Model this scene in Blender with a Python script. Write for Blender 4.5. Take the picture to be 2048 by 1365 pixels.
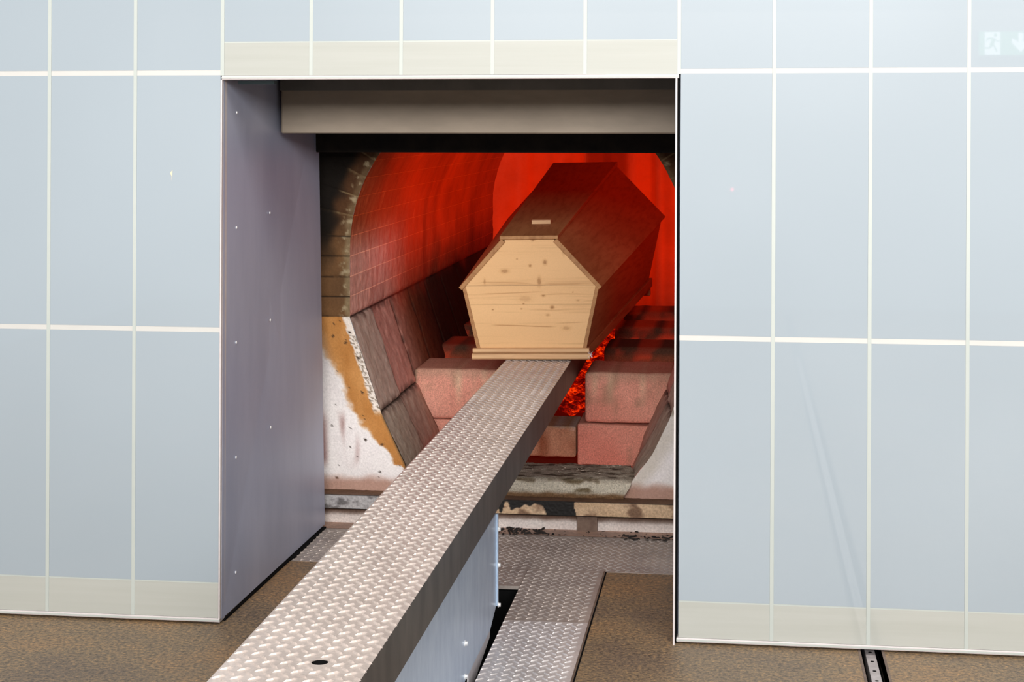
import bpy, bmesh, math, random
from mathutils import Vector, Matrix, noise
random.seed(7)
C = bpy.context.scene.collection
SC = bpy.context.scene
for o in list(bpy.data.objects): bpy.data.objects.remove(o, do_unlink=True)

# ------------------------------------------------------------------ camera, world, light, exposure
H = 1.236
cd = bpy.data.cameras.new('camera'); cam = bpy.data.objects.new('camera', cd); C.objects.link(cam)
cam.location = (0, 0, H); cam.rotation_euler = (math.pi/2, 0, math.radians(7.69))
cd.sensor_fit = 'HORIZONTAL'; cd.sensor_width = 36.0
cd.lens = 36.0*3376/2048; cd.shift_x = 0; cd.shift_y = -442/2048
cd.clip_start = 0.05; cd.clip_end = 100
SC.camera = cam

SC.view_settings.view_transform = 'Standard'
SC.view_settings.look = 'None'
SC.view_settings.gamma = 1.0
SC.view_settings.use_curve_mapping = False
SC.view_settings.exposure = 0.0

w = bpy.data.worlds.new('hall_daylight'); SC.world = w; w.use_nodes = True
bg = w.node_tree.nodes['Background']
bg.inputs[0].default_value = (0.93, 0.96, 1.0, 1); bg.inputs[1].default_value = 0.30

def area(name, loc, rot, sx, sy, power, col=(1, 1, 1)):
    l = bpy.data.lights.new(name, 'AREA'); l.shape = 'RECTANGLE'; l.size = sx; l.size_y = sy
    l.energy = power; l.color = col
    o = bpy.data.objects.new(name, l); C.objects.link(o); o.location = loc
    o.rotation_euler = rot; return o
area('hall_ceiling_light', (0.45, 0.0, 4.2), (0, 0, 0), 5.6, 2.8, 290, (1.0, 0.955, 0.89))
area('added_front_light', (1.1, -8.0, 3.68), (math.radians(78.5), 0, math.radians(6)), 9.5, 2.2, 1980, (1.0, 0.975, 0.94))  # unseen light added behind the camera to reach the coffin and facade

# ------------------------------------------------------------------ helpers
def lin(c):
    r = []
    for v in c[:3]:
        v = max(0.0, v)/255.0
        r.append(v/12.92 if v <= 0.04045 else ((v+0.055)/1.055)**2.4)
    return tuple(r)

def smooth(a, b, x):
    t = max(0.0, min(1.0, (x-a)/(b-a))) if a != b else float(x > a)
    return t*t*(3-2*t)

def mixc(a, b, t): return tuple(a[i]*(1-t)+b[i]*t for i in range(3))
def N(x, y, z=0.0): return noise.noise(Vector((x, y, z)))          # -1..1
def FB(x, y, z=0.0, k=4): return noise.fractal(Vector((x, y, z)), 1.0, 2.0, k)

class Nt:
    def __init__(s, name):
        s.m = bpy.data.materials.new(name); s.m.use_nodes = True
        s.t = s.m.node_tree; s.n = s.t.nodes; s.b = s.n['Principled BSDF']
    def node(s, typ, **kw):
        x = s.n.new(typ)
        for k, v in kw.items():
            if k.startswith('i_'):
                x.inputs[k[2:].replace('_', ' ')].default_value = v
            else: setattr(x, k, v)
        return x
    def link(s, a, b): s.t.links.new(a, b)
    def noise(s, scale, detail=3, rough=0.5, stretch=None, coord='Object'):
        tc = s.node('ShaderNodeTexCoord'); src = tc.outputs[coord]
        if stretch:
            mp = s.node('ShaderNodeMapping'); mp.inputs['Scale'].default_value = stretch
            s.link(src, mp.inputs['Vector']); src = mp.outputs['Vector']
        nz = s.node('ShaderNodeTexNoise'); nz.inputs['Scale'].default_value = scale
        nz.inputs['Detail'].default_value = detail; nz.inputs['Roughness'].default_value = rough
        s.link(src, nz.inputs['Vector']); return nz.outputs['Fac']
    def ramp(s, fac, stops):
        r = s.node('ShaderNodeValToRGB'); s.link(fac, r.inputs['Fac'])
        e = r.color_ramp.elements
        while len(e) < len(stops): e.new(0.5)
        for el, (p, c) in zip(e, stops):
            el.position = p; el.color = tuple(c)+((1,) if len(c) == 3 else ())
        return r.outputs['Color']
    def mix(s, a, b, fac, mode='MIX'):
        m = s.node('ShaderNodeMix', data_type='RGBA', blend_type=mode)
        for sock, v in ((m.inputs[0], fac), (m.inputs[6], a), (m.inputs[7], b)):
            if hasattr(v, 'is_output'): s.link(v, sock)
            elif isinstance(v, (int, float)): sock.default_value = v
            else: sock.default_value = tuple(v)+((1,) if len(v) == 3 else ())
        return m.outputs[2]
    def bump(s, h, strength, dist=0.002):
        b = s.node('ShaderNodeBump'); b.inputs['Strength'].default_value = strength
        b.inputs['Distance'].default_value = dist
        s.link(h, b.inputs['Height']); s.link(b.outputs[0], s.b.inputs['Normal'])
    def base(s, c, rough=0.5, metal=0.0, spec=0.5):
        if hasattr(c, 'is_output'): s.link(c, s.b.inputs['Base Color'])
        else: s.b.inputs['Base Color'].default_value = tuple(c)+(1,)
        s.b.inputs['Roughness'].default_value = rough; s.b.inputs['Metallic'].default_value = metal
        s.b.inputs['Specular IOR Level'].default_value = spec
        return s

def plain(name, c1, c2=None, scale=20, rough=0.5, metal=0.0, spec=0.5, bump=0.0, stretch=None, detail=4, lo=0.35, hi=0.65):
    n = Nt(name)
    f = n.noise(scale, detail, 0.6, stretch)
    n.base(n.ramp(f, [(lo, lin(c1)), (hi, lin(c2 or c1))]), rough, metal, spec)
    if bump: n.bump(f, bump)
    return n.m

def vcol(name, rough=0.8, spec=0.25, fine=120, amount=0.25, bump=0.3, dist=0.003, heat=None, metal=0.0):
    n = Nt(name)
    at = n.node('ShaderNodeAttribute', attribute_name='paint')
    f = n.noise(fine, 5, 0.65)
    g = n.ramp(f, [(0.3, (1-amount,)*3), (0.7, (1+amount*0.4,)*3)])
    n.base(n.mix(at.outputs['Color'], g, 1.0, 'MULTIPLY'), rough, metal, spec)
    if bump: n.bump(f, bump, dist)
    if heat:
        ah = n.node('ShaderNodeAttribute', attribute_name='glow')
        f2 = n.noise(5, 4, 0.6)
        hc = n.ramp(f2, [(0.3, tuple(0.8*x for x in heat)), (0.7, tuple(1.1*x for x in heat))])
        n.link(hc, n.b.inputs['Emission Color'])
        n.link(ah.outputs['Fac'], n.b.inputs['Emission Strength'])
    return n.m

def link_obj(name, me, mat, parent=None, smooth_=False):
    o = bpy.data.objects.new(name, me); C.objects.link(o)
    if mat: me.materials.append(mat)
    if smooth_:
        for p in me.polygons: p.use_smooth = True
    if parent:
        o.parent = parent; o.matrix_parent_inverse = Matrix.Translation(-parent.location)
    return o

def obj(name, bm, mat, parent=None, bevel=0.0, smooth_=False, seg=2):
    bmesh.ops.recalc_face_normals(bm, faces=bm.faces)
    me = bpy.data.meshes.new(name); bm.to_mesh(me); bm.free()
    o = link_obj(name, me, mat, parent, smooth_)
    if bevel:
        m = o.modifiers.new('b', 'BEVEL'); m.width = bevel; m.segments = seg; m.limit_method = 'ANGLE'
    return o

def box(bm, x0, x1, y0, y1, z0, z1):
    v = [bm.verts.new((x, y, z)) for x in (x0, x1) for y in (y0, y1) for z in (z0, z1)]
    for f in ((0, 1, 3, 2), (4, 6, 7, 5), (0, 4, 5, 1), (2, 3, 7, 6), (0, 2, 6, 4), (1, 5, 7, 3)):
        bm.faces.new([v[i] for i in f])
    return v

def hexa(bm, pts):
    """8 points: near quad (bl, br, tr, tl), far quad the same"""
    v = [bm.verts.new(p) for p in pts]
    for f in ((0, 1, 2, 3), (7, 6, 5, 4), (0, 4, 5, 1), (1, 5, 6, 2), (2, 6, 7, 3), (3, 7, 4, 0)):
        bm.faces.new([v[i] for i in f])
    return v

def prism(bm, prof, axis, a, b):
    """closed profile (list of 2D points) extruded from a to b along axis"""
    def P(p, t):
        return {'x': (t, p[0], p[1]), 'y': (p[0], t, p[1]), 'z': (p[0], p[1], t)}[axis]
    A = [bm.verts.new(P(p, a)) for p in prof]; B = [bm.verts.new(P(p, b)) for p in prof]
    n = len(prof)
    bm.faces.new(A); bm.faces.new(B[::-1])
    for i in range(n): bm.faces.new((A[i], A[(i+1) % n], B[(i+1) % n], B[i]))

def cyl(bm, c, r, h, axis='z', n=20, r2=None):
    m = {'z': Matrix(), 'x': Matrix.Rotation(math.pi/2, 4, 'Y'), 'y': Matrix.Rotation(-math.pi/2, 4, 'X')}[axis]
    bmesh.ops.create_cone(bm, cap_ends=True, segments=n, radius1=r, radius2=r if r2 is None else r2, depth=h,
                          matrix=Matrix.Translation(c) @ m)

def tag(o, label=None, cat=None, group=None, kind=None):
    if label: o['label'] = label
    if cat: o['category'] = cat
    if group: o['group'] = group
    if kind: o['kind'] = kind
    return o

def empty(name, loc, **k):
    o = bpy.data.objects.new(name, None); C.objects.link(o); o.location = loc; o.empty_display_size = 0.1
    return tag(o, **k)

def grid(name, nu, nv, pos, mat, parent=None, paint=None, heat=None, smooth_=True, uv=None):
    """a sheet of (nu+1) x (nv+1) vertices; pos(u, v) -> point; paint(point, u, v) -> sRGB 0..255; heat(point) -> 0..1"""
    vs = [pos(i/nu, j/nv) for j in range(nv+1) for i in range(nu+1)]
    fs = [(j*(nu+1)+i, j*(nu+1)+i+1, (j+1)*(nu+1)+i+1, (j+1)*(nu+1)+i) for j in range(nv) for i in range(nu)]
    me = bpy.data.meshes.new(name); me.from_pydata(vs, [], fs)
    if paint:
        a = me.color_attributes.new('paint', 'FLOAT_COLOR', 'POINT')
        data = []
        k = 0
        for j in range(nv+1):
            for i in range(nu+1):
                data.extend(lin(paint(vs[k], i/nu, j/nv))); data.append(1.0); k += 1
        a.data.foreach_set('color', data)
    if heat:
        a = me.attributes.new('glow', 'FLOAT', 'POINT')
        a.data.foreach_set('value', [heat(p) for p in vs])
    return link_obj(name, me, mat, parent, smooth_)

def paint_mesh(o, fn, heat=None):
    me = o.data
    a = me.color_attributes.new('paint', 'FLOAT_COLOR', 'POINT')
    d = []
    for v in me.vertices: d.extend(lin(fn(v.co))); d.append(1.0)
    a.data.foreach_set('color', d)
    if heat:
        a = me.attributes.new('glow', 'FLOAT', 'POINT')
        a.data.foreach_set('value', [heat(v.co) for v in me.vertices])

# ------------------------------------------------------------------ sizes of the place (metres)
YG = 4.00                     # front of the glass cladding
XL, XR = -1.259, -0.152       # opening
ZT = 1.335                    # underside of the cladding over the opening
YF = 5.10                     # furnace front
CX = -0.676                   # furnace centre line
PITCH = 0.2216
lean = 0.0048
def LX(x, z): return x + lean*(z-0.6)

# ------------------------------------------------------------------ materials
def glass_mat():
    n = Nt('milky_glass')
    f = n.noise(1.3, 2, 0.5)
    n.base(n.ramp(f, [(0.3, lin((153, 164, 173))), (0.7, lin((159, 170, 179)))]), 0.30, 0, 0.5)
    n.b.inputs['Coat Weight'].default_value = 1.0; n.b.inputs['Coat Roughness'].default_value = 0.015
    n.b.inputs['Coat IOR'].default_value = 1.5
    n.b.inputs['Specular IOR Level'].default_value = 0.2
    return n.m
def strip_mat():
    n = Nt('frosted_band')
    f = n.noise(6, 4, 0.6, (0.25, 1, 8))
    n.base(n.ramp(f, [(0.3, lin((170, 172, 166))), (0.7, lin((176, 178, 173)))]), 0.35, 0, 0.2)
    n.b.inputs['Coat Weight'].default_value = 1.0; n.b.inputs['Coat Roughness'].default_value = 0.02
    return n.m
GLASS = glass_mat(); BAND = strip_mat()
SEAL = plain('seal_white', (176, 183, 179), (180, 186, 182), 10, 0.45)
RAILW = plain('white_rail', (194, 193, 190), (197, 196, 193), 10, 0.4)
ALU = plain('pale_aluminium_edge', (200, 192, 192), (210, 203, 203), 30, 0.35, 0.0, stretch=(1, 1, 1))
DARK = plain('black_gap', (10, 10, 11), (16, 16, 17), 10, 0.9, 0, 0.1)
SHEET = plain('grey_sheet_steel', (168, 176, 200), (184, 190, 212), 3, 0.42, 0.1, 0.4, 0.0, (1.5, 1.5, 0.5), 5)
RIVET = plain('bright_rivet', (240, 240, 240), (245, 245, 245), 10, 0.3, 0.2)
DOORM = plain('warm_steel_plate', (126, 114, 100), (140, 127, 112), 4, 0.5, 0.15, 0.4, 0.0, (1, 1, 3), 5)
SOOT = plain('soot_black_steel', (22, 19, 17), (34, 29, 24), 20, 0.8, 0.1, 0.2, 0.2)

def floor_mat():
    n = Nt('speckled_brown_floor')
    big = n.noise(3.0, 4, 0.6)
    c = n.ramp(big, [(0.35, lin((118, 103, 88))), (0.5, lin((132, 114, 92))), (0.68, lin((150, 122, 92)))])
    sp = n.noise(105, 4, 0.75, (1, 1, 1))
    c2 = n.ramp(sp, [(0.36, (0.42, 0.42, 0.45)), (0.5, (0.95, 0.95, 0.95)), (0.62, (1.6, 1.38, 1.05)), (0.72, (2.6, 2.2, 1.7))])
    n.base(n.mix(c, c2, 1.0, 'MULTIPLY'), 0.5, 0, 0.35)
    n.bump(sp, 0.35, 0.002)
    return n.m
FLOOR = floor_mat()

def tread_mat(name, a, b, rough, metal):
    n = Nt(name)
    f = n.noise(9, 5, 0.65)
    f2 = n.noise(160, 3, 0.6)
    c = n.ramp(f, [(0.32, lin(a)), (0.6, lin(b))])
    n.base(n.mix(c, n.ramp(f2, [(0.35, (0.86,)*3), (0.7, (1.06,)*3)]), 1.0, 'MULTIPLY'), rough, metal, 0.5)
    n.bump(f2, 0.12, 0.001)
    return n.m
TREAD_B = tread_mat('tread_plate_cream_steel', (200, 186, 178), (217, 203, 195), 0.33, 0.35)
TREAD_F = tread_mat('tread_plate_floor_steel', (206, 198, 196), (226, 218, 216), 0.33, 0.3)
TREAD_D = tread_mat('tread_plate_shaded_steel', (172, 160, 154), (196, 184, 176), 0.38, 0.3)  # darker copy of the floor steel; shade inside the opening painted in
GALV = plain('galvanised_sheet', (176, 198, 224), (196, 216, 238), 14, 0.32, 0.35, 0.5, 0.05, (1, 2, 0.8), 5)
BEAMSIDE = plain('scuffed_dark_steel', (70, 66, 64), (96, 90, 86), 6, 0.42, 0.6, 0.4, 0.05, (1, 3, 1), 6)
FLANGE = plain('pale_flange', (176, 158, 156), (200, 184, 180), 5, 0.4, 0.4)

# ------------------------------------------------------------------ room: floor, pits, rear wall
fb = bmesh.new()
SX0, SX1, SY1 = -0.735, -0.577, 4.43      # slot of the loader
RX0, RX1, RY1 = 0.278, 0.326, 4.6         # slot of the rail
TY0, TY1 = 4.605, 4.985                   # cross tread plate
PX1 = -0.362                              # right edge of the long tread plate
ft, fz = 0.0, -0.04
for (x0, x1, y0, y1) in ((-4.0, SX0, -3.2, TY0), (PX1, RX0, -3.2, TY0), (RX0, RX1, RY1, 9), (RX1, 4.0, -3.2, 9),
                         (-4.0, -1.35, TY0, 9), (-0.05, RX0, TY0, 9)):
    box(fb, x0, x1, y0, y1, -0.04, 0.0)
fl = obj('floor', fb, FLOOR); tag(fl, kind='structure')
pb = bmesh.new()
box(pb, SX0-0.02, PX1, 0.2, SY1+0.6, -0.62, -0.60); box(pb, SX0-0.02, SX0, 0.2, SY1+0.2, -0.6, -0.04)
box(pb, SX1+0.001, SX1+0.02, 0.2, SY1, -0.6, -0.012); box(pb, SX0, SX1+0.02, SY1+0.001, SY1+0.02, -0.6, -0.012)
box(pb, RX0-0.012, RX1+0.012, -3.2, RY1, -0.06, -0.045)
tag(obj('trim_1', pb, DARK), kind='structure')
WALLB = plain('hall_plaster', (205, 205, 205), (214, 214, 214), 2, 0.8)
bb = bmesh.new(); box(bb, -4.0, 4.0, -3.4, -3.2, -0.04, 1.95)
tag(obj('wall_back', bb, WALLB), kind='structure')

# ------------------------------------------------------------------ glass cladding
ROWZ = [0.722, 1.352, 1.982]
def shear(bm):
    for v in bm.verts: v.co.x = LX(v.co.x, v.co.z)
def cladding(name, xs, zb, rows, side):
    """xs: joint lines; zb: bottom; rows: joint heights"""
    x0, x1 = xs[0], xs[-1]
    top = 2.6
    bm = bmesh.new(); box(bm, x0+0.004, x1-0.004, YG+0.014, YG+0.04, zb+0.012, top); shear(bm)
    wl = obj(name, bm, RAILW); tag(wl, kind='structure')
    zs = [zb+0.010]+rows+[top]
    for i in range(len(xs)-1):
        a, b = xs[i]+0.0045, xs[i+1]-0.0045
        for k in range(len(zs)-1):
            lo = zs[k]+(0.0062 if k else 0.0); hi = zs[k+1]-(0.0062 if k+2 < len(zs) else 0)
            if k == 0:
                bh = 0.084 if side != 'top' else 0.080
                bm = bmesh.new(); box(bm, a, b, YG, YG+0.012, lo, lo+bh); shear(bm)
                obj('frosted_band', bm, BAND, wl)['label'] = 'paler greenish frosted band'
                bm = bmesh.new(); box(bm, a, b, YG+0.0004, YG+0.012, lo+bh, lo+bh+0.003); shear(bm)
                obj('band_edge', bm, SEAL, wl)
                lo += bh+0.003
            bm = bmesh.new(); box(bm, a, b, YG, YG+0.012, lo, hi); shear(bm)
            obj('glass_pane', bm, GLASS, wl)
    for zr in rows:
        bm = bmesh.new(); box(bm, x0+0.004, x1-0.004, YG+0.0006, YG+0.014, zr-0.0061, zr+0.0061); shear(bm)
        obj('cross_joint', bm, RAILW, wl)
    for x in xs[(1 if side == 'right' else 0):(len(xs) if side == 'top' else len(xs)-(1 if side == 'left' else 0))]:
        if side == 'top' and x in (xs[0],): x += 0.0
        bm = bmesh.new(); box(bm, x-0.0044, x+0.0044, YG-0.001, YG+0.013, zb+0.010, top); shear(bm)
        obj('joint_seal', bm, SEAL, wl)
    # bottom edge profile, a hair proud of the glass
    bm = bmesh.new(); box(bm, x0-(0.0 if side != 'top' else 0.001), x1, YG-0.003, YG+0.03, zb, zb+0.0095); shear(bm)
    obj('bottom_rail', bm, ALU, wl, bevel=0.0015)
    bm = bmesh.new(); box(bm, x0-(0.0 if side != 'top' else 0.001), x1, YG-0.0045, YG-0.0031, zb+0.003, zb+0.0062); shear(bm)
    obj('rail_lip', bm, SEAL, wl)
    return wl
xl = [XL-PITCH*k for k in range(8, -1, -1)]
xr = [XR+0.006+(PITCH+0.0004)*k for k in range(0, 9)]
xt = [XL+(XR+0.006-XL)/5*k for k in range(6)]
wL = cladding('wall_left', xl, 0.006, ROWZ, 'left')
wR = cladding('wall_right', xr, -0.001+0.006, ROWZ, 'right')
wT = cladding('wall_top', xt, ZT, [], 'top')
# thin vertical edge profiles at the opening
bm = bmesh.new(); box(bm, XL-0.0035, XL, YG-0.002, YG+0.04, 0.006, ZT); shear(bm); obj('edge_profile', bm, ALU, wL)
bm = bmesh.new(); box(bm, XR-0.0015, XR+0.0025, YG-0.012, YG+0.05, -0.0, ZT); shear(bm); obj('edge_profile', bm, ALU, wR)
bm = bmesh.new(); box(bm, XR+0.0025, XR+0.0065, YG+0.004, YG+0.05, -0.0, ZT); shear(bm); obj('shadow_gap', bm, DARK, wR)
# black skirting recessed under the cladding
bm = bmesh.new(); box(bm, -4, XL-0.01, YG+0.035, YG+0.08, 0.0005, 0.03); tag(obj('baseboard_left', bm, DARK), kind='structure')
bm = bmesh.new(); box(bm, XR+0.006, 4, YG+0.045, YG+0.08, 0.0005, 0.03); tag(obj('baseboard_right', bm, DARK), kind='structure')
# small chip and specks on the left glass
CHIP = plain('bare_orange_chip', (236, 205, 165), (240, 215, 180), 30, 0.6)
bm = bmesh.new()
v = [bm.verts.new((LX(p[0], p[1]), YG-0.0006, p[1])) for p in ((-1.3905, 1.106), (-1.3862, 1.098), (-1.3878, 1.086), (-1.3852, 1.099), (-1.3845, 1.113))]
bm.faces.new(v)
obj('paint_chip', bm, CHIP, wL)['label'] = 'small pale orange chip in the glass'

# ------------------------------------------------------------------ soffit, side panels of the recess
bm = bmesh.new(); box(bm, XL-0.05, XR+0.05, YG+0.031, 5.0, ZT+0.012, ZT+0.03)
tag(obj('ceiling', bm, SOOT), kind='structure')
BLUEG = plain('blue_grey_steel', (88, 112, 122), (100, 124, 134), 8, 0.5, 0.3)
bm = bmesh.new(); box(bm, -1.240, -1.148, 4.08, 4.11, ZT-0.009, ZT-0.001)
tag(obj('guide_bracket', bm, BLUEG), 'small blue-grey strip tucked in the top left corner of the opening', 'bracket')

def side_panel(x_near_b, x_near_t, x_far_b, x_far_t, th, label, sgn):
    e = empty('recess_side_panel', (x_near_b, YG+0.03, 0.02), label=label, cat='metal panel')
    bm = bmesh.new(); y0, y1, z0, z1 = YG+0.012, 4.995, 0.010, ZT+0.012
    hexa(bm, [(x_near_b-th, y0, z0), (x_near_b, y0, z0), (x_near_t, y0, z1), (x_near_t-th, y0, z1),
              (x_far_b-th, y1, z0), (x_far_b, y1, z0), (x_far_t, y1, z1), (x_far_t-th, y1, z1)])
    obj('steel_sheet', bm, SHEET, e)
    for (yy, zs) in ((4.125, [1.255-0.290*k for k in range(5)]), (4.435, [0.985-0.290*k for k in range(3)])):
        for z in zs:
            t = (yy-y0)/(y1-y0); s = (z-z0)/(z1-z0)
            x = (x_near_b*(1-s)+x_near_t*s)*(1-t)+(x_far_b*(1-s)+x_far_t*s)*t
            b2 = bmesh.new(); bmesh.ops.create_uvsphere(b2, u_segments=10, v_segments=6, radius=0.0040)
            for v in b2.verts: v.co = Vector((v.co.x*0.5+x, v.co.y+yy, v.co.z+z))
            obj('rivet', b2, RIVET, e, smooth_=True)
    return e
side_panel(-1.2615, -1.2553, -1.247, -1.268, 0.012, 'tall grey sheet-steel side panel lining the opening, seen left of the ramp', 1)
e2 = empty('recess_side_panel', (XR, YG+0.05, 0.0), label='edge-on steel side panel hidden behind the right glass edge of the opening', cat='metal panel')
bm = bmesh.new(); box(bm, XR-0.0012, XR+0.010, YG+0.052, 4.995, 0.004, ZT+0.012); obj('steel_sheet', bm, SHEET, e2)
# black slit under left panel
bm = bmesh.new(); prism(bm, [(-1.262, 4.03), (-1.2585, 4.03), (-1.249, 4.60), (-1.242, 4.62), (-1.2405, 4.985), (-1.262, 4.985)], 'z', 0.0005, 0.006)
tag(obj('baseboard_recess', bm, DARK), kind='structure')

# raised guillotine door
d = empty('furnace_door', (CX, 4.51, 1.2), label='wide warm-grey steel furnace door raised above the opening', cat='furnace door')
bm = bmesh.new(); box(bm, -1.249, XR-0.004, 4.51, 4.60, 1.1995, ZT+0.011)
obj('door_leaf', bm, DOORM, d, bevel=0.004)
bm = bmesh.new(); box(bm, -1.249, XR-0.004, 4.500, 4.51, ZT-0.018, ZT+0.011)
obj('door_top_edge', bm, plain('door_edge_steel', (92, 90, 86), (104, 100, 96), 9, 0.5, 0.5), d)
# sooty lintel over the furnace mouth
bm = bmesh.new(); box(bm, -1.36, -0.03, 4.96, 5.06, 1.139, 1.70)
tag(obj('furnace_lintel', bm, SOOT, bevel=0.004), 'soot-black steel lintel just below the raised door', 'lintel')

# ------------------------------------------------------------------ furnace
fur = empty('cremation_furnace', (CX, YF, 0.0), label='brick-lined cremation furnace with glowing red vault behind the opening', cat='furnace')
R = 0.519
ZC = 0.836
SEC = [(-0.300, 0.060), (-0.330, 0.115), (-0.345, 0.178), (-0.420, 0.335), (-0.519, 0.627), (-0.519, ZC)]
def boundary():
    pts = [Vector((x, z)) for x, z in SEC]
    for k in range(1, 64):
        a = math.pi - math.pi*k/64; pts.append(Vector((R*math.cos(a), ZC+R*math.sin(a))))
    pts += [Vector((-x, z)) for x, z in reversed(SEC)]
    return pts
BP = boundary()
LENS = [0.0]
for i in range(1, len(BP)): LENS.append(LENS[-1]+(BP[i]-BP[i-1]).length)
TOT = LENS[-1]
def at_len(s):
    s = max(0.0, min(TOT, s))
    lo, hi = 0, len(LENS)-1
    while hi-lo > 1:
        m = (lo+hi)//2
        if LENS[m] <= s: lo = m
        else: hi = m
    t = (s-LENS[lo])/(LENS[hi]-LENS[lo])
    p = BP[lo].lerp(BP[hi], t); dr = (BP[hi]-BP[lo]).normalized()
    return p, Vector((-dr.y, dr.x))         # point, outward normal (boundary runs clockwise from bottom left)
S_SPRING = LENS[4]; S_CENTRE = LENS[5]

# front face: ring around the mouth, 0.24 wide; outward direction blended so it never folds
BRICK = 0.0625
def flare(p, y):
    if p.x <= 0: return 0.0
    return 0.046*smooth(0.08, 0.24, p.y)*(1-smooth(0.45, 0.62, p.y))*(1-smooth(5.10, 5.75, y))
def face_pos(u, v):
    s = u*TOT; p, n = at_len(s)
    p = Vector((p.x+flare(p, YF), p.y))
    if s < S_SPRING or s > TOT-S_SPRING: n = Vector((-1 if s < TOT/2 else 1, 0.0))
    elif p.y < ZC+0.1:
        n2 = Vector((-1 if s < TOT/2 else 1, 0.0)); t = smooth(ZC, ZC+0.1, p.y); n = (n2*(1-t)+n*t).normalized()
    q = p+n*v*0.42
    y = YF
    if p.y > 0.627:                                   # brick part: rounded worn edges and joints
        k = ((s-S_SPRING) % BRICK)/BRICK
        jj = min(k, 1-k)*BRICK
        y += 0.004*(1-smooth(0.0, 0.004, jj)) + 0.0025*FB(q.x*30, q.y*30, 3)
        y += 0.006*(1-smooth(0, 0.010, v*0.42))
    else:
        y += -0.0015*FB(q.x*18, q.y*18, 1)
    return (CX+q.x, y, q.y)
def face_paint(P, u, v):
    s = u*TOT; z = P[2]; o = v*0.42; x = P[0]-CX
    left = x < 0
    if z > 0.627 and S_SPRING <= s <= TOT-S_SPRING:
        sl = s if s < TOT/2 else TOT-s
        k = ((sl-S_SPRING) % BRICK)/BRICK; jj = min(k, 1-k)*BRICK
        c = mixc((90, 64, 42), (122, 86, 54), 0.5+0.5*N(x*9, z*9, int(sl/BRICK)*3.1))
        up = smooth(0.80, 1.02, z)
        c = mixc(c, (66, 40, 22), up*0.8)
        c = mixc(c, (20, 14, 9), smooth(0.035, 0.075, o+0.02*N(x*20, z*20))*smooth(0.74, 0.92, z))       # shade painted into the upper rim, deepest at its outer side
        c = mixc(c, (150, 135, 105), 0.65*(1-smooth(0.004, 0.026, o+0.012*N(x*60, z*40, 5)))*(1-0.45*up))
        c = mixc(c, (168, 152, 122), smooth(0.15, 0.5, FB(x*45, z*45, 8))*(1-smooth(0.02, 0.04, o))*0.8)
        jn = 1-smooth(0.0006, 0.0028, jj+0.0012*N(x*90, z*90))
        c = mixc(c, (150, 130, 96) if up > 0.3 else (24, 16, 10), jn*(0.85 if up <= 0.3 else 0.6)*(1-smooth(0.05, 0.07, o)*up))
        return c
    # plastered steel below the spring line
    f1 = FB(x*14, z*14, 2)
    white = mixc((236, 228, 228), (246, 240, 238), 0.5+0.5*f1)
    c = white
    if left:
        wband = 0.088*smooth(0.13, 0.36, z)+0.012+0.06*smooth(0.42, 0.60, z)
        och = mixc((176, 116, 58), (204, 146, 86), 0.5+0.5*FB(x*22, z*10, 4))
        t = 1-smooth(wband*0.75, wband*1.05, o+0.018*FB(x*30, z*30, 7))
        c = mixc(c, och, t)
        c = mixc(c, (150, 140, 140), 0.4*smooth(0.08, 0.12, o)*smooth(0.35, 0.6, z))
        rs = smooth(-0.15, 0.35, N(x*34, z*3, 3))*smooth(0.15, 0.2, z)*(1-smooth(0.29, 0.36, z+0.03*N(x*50, 1)))*smooth(0.10, 0.14, o)
        c = mixc(c, (138, 92, 88), 0.75*rs)
        mort = 1-smooth(0.020, 0.024, o+0.006*N(x*40, z*40, 9))
        mort *= smooth(0.318, 0.35, z)
        crumb = smooth(0.0, 0.25, FB(x*160, z*160, 1))
        c = mixc(c, mixc((238, 226, 216), (120, 104, 86), crumb*(0.85 if (N(z*9, 2) > -0.15) else 0.1)), mort)
        c = mixc(c, (70, 60, 46), 0.7*(1-smooth(0.002, 0.006, o))*(1-smooth(0.31, 0.34, z)))
    else:
        c = mixc(white, (196, 184, 168), 0.5*(1-smooth(0.02, 0.07, o))+0.2*f1)
        c = mixc(c, (110, 92, 72), 0.6*smooth(0.35, 0.6, N(x*20, z*26, 4))*smooth(0.18, 0.25, z))
    for (px, pz, r) in SPECKS:
        dd = math.hypot(x-px, z-pz)
        if dd < r: c = mixc(c, (60, 45, 36), 0.9)
    c = mixc(c, (168, 120, 100), 0.75*(1-smooth(0.115, 0.150, z+0.01*N(x*25, z*25))))
    return c
rr = random.Random(3)
SPECKS = [(-0.36-rr.random()*0.22, 0.12+rr.random()*0.5, rr.choice((0.002, 0.002, 0.003, 0.0045))) for _ in range(34)]
SPECKS += [(0.40+rr.random()*0.1, 0.15+rr.random()*0.4, rr.choice((0.002, 0.003))) for _ in range(10)]
M_FACE = vcol('stained_shaded_masonry', 0.85, 0.2, 150, 0.18, 0.5, 0.003)
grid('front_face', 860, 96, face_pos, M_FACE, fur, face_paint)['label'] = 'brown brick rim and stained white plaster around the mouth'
bm = bmesh.new()
for (a, b) in ((-1.9, CX-0.57), (CX+0.57, 0.55)): box(bm, a, b, YF+0.015, YF+0.05, 0.02, 1.75)
box(bm, -1.9, 0.55, YF+0.015, YF+0.05, 1.40, 1.75)
obj('front_plate', bm, SOOT, fur)

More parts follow.
